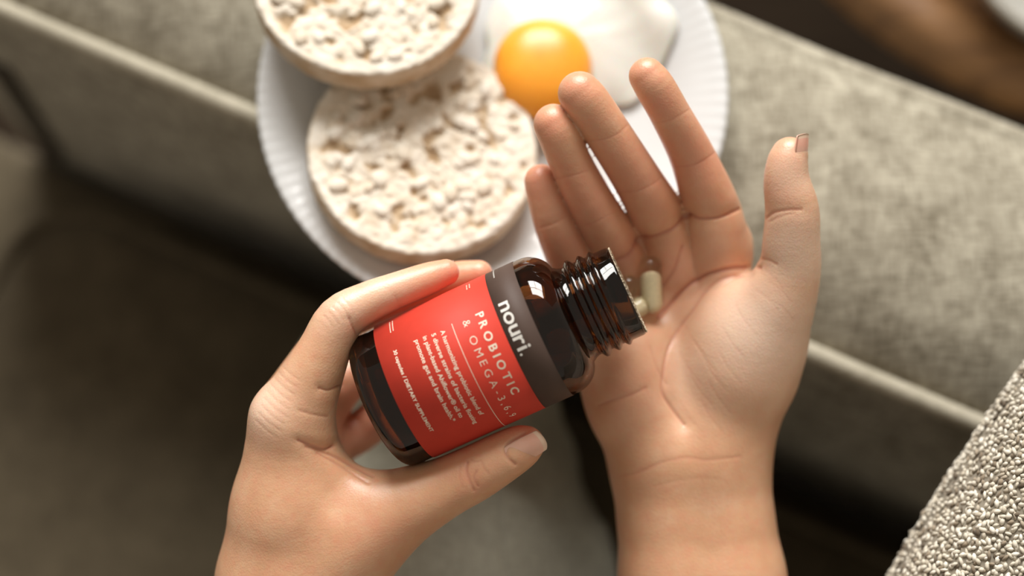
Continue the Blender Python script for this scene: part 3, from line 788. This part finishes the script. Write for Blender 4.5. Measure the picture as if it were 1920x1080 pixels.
def R_palm(p):
    d = cone(p, wr[0][0], J(1112, 580, 57.4, 58)[0], wr[0][1], J(1112, 580, 57.4, 58)[1])
    for (a, b) in ((J(1262, 850, 57.2, 92), J(1188, 550, 57.6, 58)), (J(1290, 850, 57.3, 88), J(1266, 520, 57.6, 58)), (J(1325, 840, 57.2, 88), J(1346, 500, 57.1, 60))):
        d = smin(d, cone(p, a[0], b[0], a[1], b[1]), .7)
    d = smin(d, ellip(p, P(1182, 715, 56.6), (1.9, 2.8, 1.5)), .8)           # heel under the little finger
    d = smin(d, cone(p, wr[1][0], P(1412, 650, 56.3), wr[1][1], 90 * 56 / FPX), 1.0)
    d = smin(d, ellip(p, P(1385, 655, 55.9), (1.85, 2.7, 1.55)), .9)         # thumb mound
    d = smin(d, cone(p, wr[0][0], fa[0][0], wr[0][1], fa[0][1]), .6)
    d = smin(d, cone(p, wr[1][0], fa[1][0], wr[1][1], fa[1][1]), .6)
    d = smin(d, cone(p, fa[0][0], fa[2][0], fa[0][1], fa[2][1]), .6)
    d = smin(d, cone(p, fa[1][0], fa[3][0], fa[1][1], fa[3][1]), .6)
    d = smin(d, ellip(p, P(1362, 455, 56.7), (1.0, .9, .75)), .5)            # pads under the fingers
    d = smin(d, ellip(p, P(1225, 500, 57.1), (1.7, .8, .8)), .5)
    return d
def R_sdf(p):
    p = np.asarray(p, np.float32); b = R_palm(p); out = b
    for js, k in ((R_index, .55), (R_mid, .45), (R_ring, .45), (R_pink, .5), (R_thumb, .75)):
        out = np.minimum(out, smin(b, chain(p, js, .18), k))
    return out
def C(pl, w=3.0, dep=.05, red=.55, wide=14, wdep=.035): return (pl, w, dep, red, wide, wdep)
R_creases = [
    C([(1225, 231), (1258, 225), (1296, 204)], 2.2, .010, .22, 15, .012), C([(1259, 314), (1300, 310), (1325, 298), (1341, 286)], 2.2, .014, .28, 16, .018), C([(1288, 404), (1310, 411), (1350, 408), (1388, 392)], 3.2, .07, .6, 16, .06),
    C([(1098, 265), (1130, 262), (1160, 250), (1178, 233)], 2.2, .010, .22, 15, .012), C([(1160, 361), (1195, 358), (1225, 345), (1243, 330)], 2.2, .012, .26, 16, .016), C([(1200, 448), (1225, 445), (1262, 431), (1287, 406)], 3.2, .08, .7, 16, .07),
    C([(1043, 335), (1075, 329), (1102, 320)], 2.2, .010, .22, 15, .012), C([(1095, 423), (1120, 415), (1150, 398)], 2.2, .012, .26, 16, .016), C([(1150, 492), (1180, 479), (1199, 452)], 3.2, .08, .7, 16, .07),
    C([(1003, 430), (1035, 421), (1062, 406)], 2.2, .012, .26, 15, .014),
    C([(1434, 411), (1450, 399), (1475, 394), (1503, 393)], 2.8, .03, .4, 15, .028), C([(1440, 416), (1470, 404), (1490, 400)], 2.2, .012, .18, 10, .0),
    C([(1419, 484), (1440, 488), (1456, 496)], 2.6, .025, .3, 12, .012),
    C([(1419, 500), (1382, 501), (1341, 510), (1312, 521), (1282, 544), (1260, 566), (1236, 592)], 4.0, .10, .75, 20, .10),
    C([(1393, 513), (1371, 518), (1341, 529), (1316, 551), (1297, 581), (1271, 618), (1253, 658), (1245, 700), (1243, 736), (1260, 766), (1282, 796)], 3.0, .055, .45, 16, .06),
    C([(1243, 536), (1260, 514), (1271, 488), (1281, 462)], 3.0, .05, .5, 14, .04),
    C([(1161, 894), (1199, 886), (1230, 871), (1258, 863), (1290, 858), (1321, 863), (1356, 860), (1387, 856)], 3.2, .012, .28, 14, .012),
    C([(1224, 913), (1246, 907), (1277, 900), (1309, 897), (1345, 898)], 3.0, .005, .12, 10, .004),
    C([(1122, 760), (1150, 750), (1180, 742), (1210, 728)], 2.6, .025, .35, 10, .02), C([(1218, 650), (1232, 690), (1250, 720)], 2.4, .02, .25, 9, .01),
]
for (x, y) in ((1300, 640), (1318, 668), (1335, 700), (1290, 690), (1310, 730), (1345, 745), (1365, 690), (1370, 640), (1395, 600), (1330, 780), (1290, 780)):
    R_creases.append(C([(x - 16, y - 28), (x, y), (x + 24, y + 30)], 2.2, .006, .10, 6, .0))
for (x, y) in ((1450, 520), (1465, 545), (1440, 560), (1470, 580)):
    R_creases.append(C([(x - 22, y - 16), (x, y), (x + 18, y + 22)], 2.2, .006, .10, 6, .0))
R_blush = [(P(1300, 290, 54.2), 2.2, .42), (P(1190, 330, 54.2), 2.4, .42), (P(1100, 370, 54.6), 2.2, .45), (P(1208, 135, 52.6), 1.0, .40), (P(1086, 160, 52.4), 1.0, .40), (P(1035, 225, 52.9), .95, .45), (P(1010, 335, 54.6), 1.1, .55), (P(1240, 200, 52.9), .9, .5), (P(1125, 215, 52.9), .9, .25),
           (P(1340, 470, 55.7), 1.3, .25), (P(1250, 500, 56.2), 1.6, .42), (P(1160, 470, 55.8), 1.3, .5), (P(1060, 450, 55.6), 1.5, .5), (P(1480, 280, 52.8), .9, .25), (P(1455, 360, 52.9), .7, .25), (P(1180, 720, 55.2), 1.6, .22)]
R_bulge = [(1330, 352, 30, .03), (1222, 392, 30, .03), (1138, 440, 28, .03), (1165, 300, 28, .02), (1352, 465, 34, .06), (1300, 478, 26, .04), (1236, 478, 24, .03)]
lo = np.array([0.2, -22.0, -61.5]); hi = np.array([13.2, 9.6, -50.8])
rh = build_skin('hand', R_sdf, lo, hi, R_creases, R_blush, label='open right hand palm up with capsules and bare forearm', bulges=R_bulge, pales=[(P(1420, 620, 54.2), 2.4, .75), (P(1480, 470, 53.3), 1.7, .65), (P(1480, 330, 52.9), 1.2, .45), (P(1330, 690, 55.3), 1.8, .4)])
def palm_hit(px, py):
    ds = np.arange(50.0, 60.0, .05); q = np.array([P(px, py, d) for d in ds]); f = R_sdf(q); i = int(np.argmax(f < 0)); return ds[i]
def lay_capsule(pa, pb, R, L, fill, label):
    da, db = palm_hit(*pa), palm_hit(*pb); A_, B_ = P(*pa, da - R - .02), P(*pb, db - R - .02); print('capsule depth', da, db)
    c = (A_ + B_) / 2; capsule(c, B_ - A_, label, L, R, fill, 'capsules tipped out of the bottle')
lay_capsule((1222, 562), (1219, 505), .44, 2.25, .60, 'clear capsule with pale powder core lying upright on the palm')
lay_capsule((1190, 580), (1160, 596), .41, 2.0, .72, 'cream ended capsule sliding out of the bottle mouth')
lay_capsule((1158, 570), (1174, 543), .39, 1.9, .40, 'clear tipped capsule half hidden behind the bottle rim')
_n = np.array([0.82, 0.12, 0.56]); _n /= np.linalg.norm(_n)
nail(P(1479, 294, 53.4) + 0.675 * _n, P(1519, 262, 53.4) - P(1513, 320, 53.5), _n, 1.15, 1.25, .74, rh)
for js in (R_index, R_mid, R_ring, R_pink):
    (a, ra), (b, rb) = js[-3], js[-1]; d = b - a; d /= np.linalg.norm(d); n_ = np.array([0, 0, -1.0]); n_ -= d * (n_ @ d); n_ /= np.linalg.norm(n_)
    nail(b + n_ * (rb * .95) - d * .28, d, n_, rb * 1.5, rb * 1.6, rb * .95, rh)

# ---- left hand: gripping the bottle
L_index = [J(548, 790, 52.9, 74), J(603, 668, 52.5, 51), J(637, 600, 52.4, 45), J(690, 566, 52.6, 38), J(745, 544, 52.8, 34), J(800, 524, 53.1, 31), J(836, 511, 53.3, 25)]
L_mid = [J(545, 785, 55.0, 74), J(610, 650, 55.3, 45), J(660, 590, 55.6, 42), J(760, 548, 55.7, 36), J(850, 524, 55.3, 33), J(898, 514, 55.0, 26)]
L_ring = [J(560, 795, 57.0, 70), J(640, 720, 58.2, 44), J(690, 680, 58.9, 41), J(790, 650, 58.7, 36), J(880, 630, 58.2, 30)]
L_pink = [J(580, 830, 58.3, 62), J(660, 815, 58.9, 42), J(700, 790, 59.0, 38), J(770, 740, 58.9, 32), J(840, 700, 58.7, 27)]
L_thumb = [J(590, 1080, 54.2, 120), J(668, 1010, 53.6, 98), J(745, 957, 53.2, 76), J(828, 917, 53.0, 58), J(888, 888, 52.9, 53), J(944, 856, 52.7, 47), J(972, 840, 52.7, 42), J(986, 833, 52.7, 35)]
def L_palm(p):
    def jc(a, b): return cone(p, a[0], b[0], a[1], b[1])
    d = jc(J(545, 785, 53.1, 76), J(556, 960, 54.0, 116))
    d = smin(d, jc(J(548, 790, 55.0, 74), J(560, 960, 55.6, 108)), .7)
    d = smin(d, jc(J(562, 800, 57.0, 70), J(572, 970, 57.0, 100)), .7)
    d = smin(d, jc(J(582, 835, 58.2, 62), J(585, 990, 58.0, 95)), .7)
    d = smin(d, jc(J(556, 960, 54.0, 116), J(546, 1090, 54.6, 132)), .8)
    d = smin(d, jc(J(575, 980, 57.2, 100), J(570, 1120, 56.6, 120)), .8)
    d = smin(d, jc(J(546, 1090, 54.6, 132), J(535, 1200, 55.0, 130)), .8)
    d = smin(d, jc(J(570, 1120, 56.4, 125), J(540, 1220, 56.4, 125)), .8)
    d = smin(d, jc(J(535, 1200, 55.2, 135), J(430, 1620, 54.0, 160)), .8)
    d = smin(d, jc(J(590, 875, 53.3, 44), J(690, 945, 53.3, 52)), .55)       # web between thumb and index
    d = smin(d, ellip(p, P(640, 1000, 55.2), (2.2, 1.9, 1.9)), .8)
    return d
def L_sdf(p):
    p = np.asarray(p, np.float32); b = L_palm(p); out = b
    for js, k in ((L_index, .45), (L_mid, .4), (L_ring, .4), (L_pink, .4), (L_thumb, .8)):
        out = np.minimum(out, smin(b, chain(p, js, .2), k))
    return out
L_creases = [
    C([(672, 632), (661, 612), (655, 598)], 2.6, .035, .28, 12, .035), C([(600, 728), (618, 731), (640, 722)], 2.8, .05, .35, 12, .04), C([(752, 577), (744, 562), (742, 556)], 2.2, .012, .12, 10, .012),
    C([(560, 770), (590, 778), (612, 781)], 2.2, .018, .25, 8, .01), C([(560, 826), (590, 838), (612, 842), (626, 836)], 3.2, .06, .55, 12, .05), C([(575, 838), (620, 852), (665, 874), (700, 892)], 3.0, .045, .45, 12, .03), C([(596, 850), (640, 874), (690, 905)], 3.0, .03, .3, 12, .02),
    C([(876, 866), (875, 884), (882, 905), (889, 920)], 2.6, .035, .45, 9, .02), C([(893, 884), (889, 897), (896, 912)], 2.4, .03, .35, 8, .01), C([(903, 866), (908, 878), (916, 888)], 2.2, .02, .3, 7, .0), C([(862, 875), (862, 895), (868, 915)], 2.2, .015, .2, 7, .0), C([(884, 862), (892, 866), (901, 864)], 2.2, .02, .3, 7, .0),
]
for i in range(9):
    x0, y0 = 487 + i * 5.2, 800 - i * 13.5
    L_creases.append(C([(x0 - 6, y0 - 12), (x0 + 14, y0 + 8), (x0 + 34, y0 + 22)], 1.8, .012, .08, 5, .0))
for i in range(5):
    L_creases.append(C([(606 + i * 9, 592 - i * 8), (616 + i * 10, 602 - i * 7), (624 + i * 10, 614 - i * 6)], 1.8, .012, .12, 5, .0))
L_creases += [C([(966, 871), (952, 858), (948, 845), (953, 832), (968, 821), (984, 812)], 3.0, .05, .35, 8, .02)]
L_blush = [(P(850, 520, 52.8), .9, .75), (P(790, 545, 52.4), 1.0, .35), (P(990, 815, 52.4), .7, .5), (P(890, 890, 51.9), .8, .15), (P(905, 512, 54.6), .8, .5), (P(680, 780, 58), 2.5, .5), (P(700, 985, 51.8), 1.4, .15)]
L_bulge = [(492, 770, 36, .05), (620, 580, 24, .03), (580, 660, 50, .02)]
lo = np.array([-12.6, -20.0, -62.0]); hi = np.array([1.2, 1.9, -49.5])
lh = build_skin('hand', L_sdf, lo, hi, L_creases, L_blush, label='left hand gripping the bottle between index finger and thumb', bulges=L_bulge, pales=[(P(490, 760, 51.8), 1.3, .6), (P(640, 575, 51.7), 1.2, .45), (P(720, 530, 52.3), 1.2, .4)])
tj = L_thumb; dth = P(1012, 824, 52.7) - P(950, 858, 52.7)
nail(P(986, 845, 52.7 - .79), dth, (0.10, -0.34, 0.90), 1.05, 1.36, .80, lh)
nail(P(826, 500, 53.45), P(850, 500, 53.3) - P(800, 518, 53.1), (-.25, .80, -.45), .85, .9, .5, lh)
nail(P(890, 506, 55.3), P(905, 508, 55) - P(850, 522, 55.3), (-.25, .7, -.6), .85, .9, .52, lh)

# ---- trouser leg
def trousers():
    js = [(P(785, 800, 71.0), 7.2), (P(790, 1000, 70.5), 9.0), (P(810, 1400, 70), 10.2), (P(830, 1700, 69), 11.0)]
    ctrl = [(a, r) for a, r in js]; V = []; nu, nv = 60, 80
    ps = np.array([c[0] for c in ctrl]); rs = np.array([c[1] for c in ctrl])
    ss = np.concatenate([[-1.0], [-.98, -.94, -.87, -.77, -.64, -.48, -.3, -.12], np.linspace(0, 3, 46)])
    for s in ss:
        if s < 0:
            t = (ps[1] - ps[0]) / np.linalg.norm(ps[1] - ps[0]); c = ps[0] + t * s * rs[0]; r = rs[0] * math.sqrt(max(1 - s * s, 1e-4))
        else:
            i = min(int(s), 2); f = s - i; c = ps[i] * (1 - f) + ps[i + 1] * f; r = rs[i] * (1 - f) + rs[i + 1] * f; t = ps[i + 1] - ps[i]; t = t / np.linalg.norm(t)
        sd = np.cross(t, [0, 0, 1.0]); sd /= np.linalg.norm(sd); up = np.cross(sd, t); up = up if up[2] > 0 else -up
        for k in range(nv):
            q = 2 * math.pi * k / nv
            w = r + (0.16 * math.sin(2.3 * s * 3 + 2 * math.sin(q * 2)) + 0.12 * math.sin(5 * q + s * 4) + .08 * math.sin(9 * q - 6 * s)) * min(1, r / 7)
            V.append(to_world(c + sd * w * math.cos(q) + up * w * (.92 if math.sin(q) > 0 else .42) * math.sin(q)))
    F = grid_faces(len(ss), nv, close_v=True); F.append(tuple(range(nv))); F.append(tuple(range((len(ss) - 1) * nv, len(ss) * nv)))
    o = mesh_obj('trouser_leg', V, F, M_TROUSER, person); o['label'] = 'soft grey fabric trouser leg below the hands'
    # outer side seam
    seam = []
    for i in range(9, len(ss), 2):
        seam.append((np.array(V[i * nv + 26]) + np.array(V[i * nv + 26])) / 2)
    mesh_obj('side_seam', *tube(seam, .0012, 6), M_TROUSER, o)
trousers()
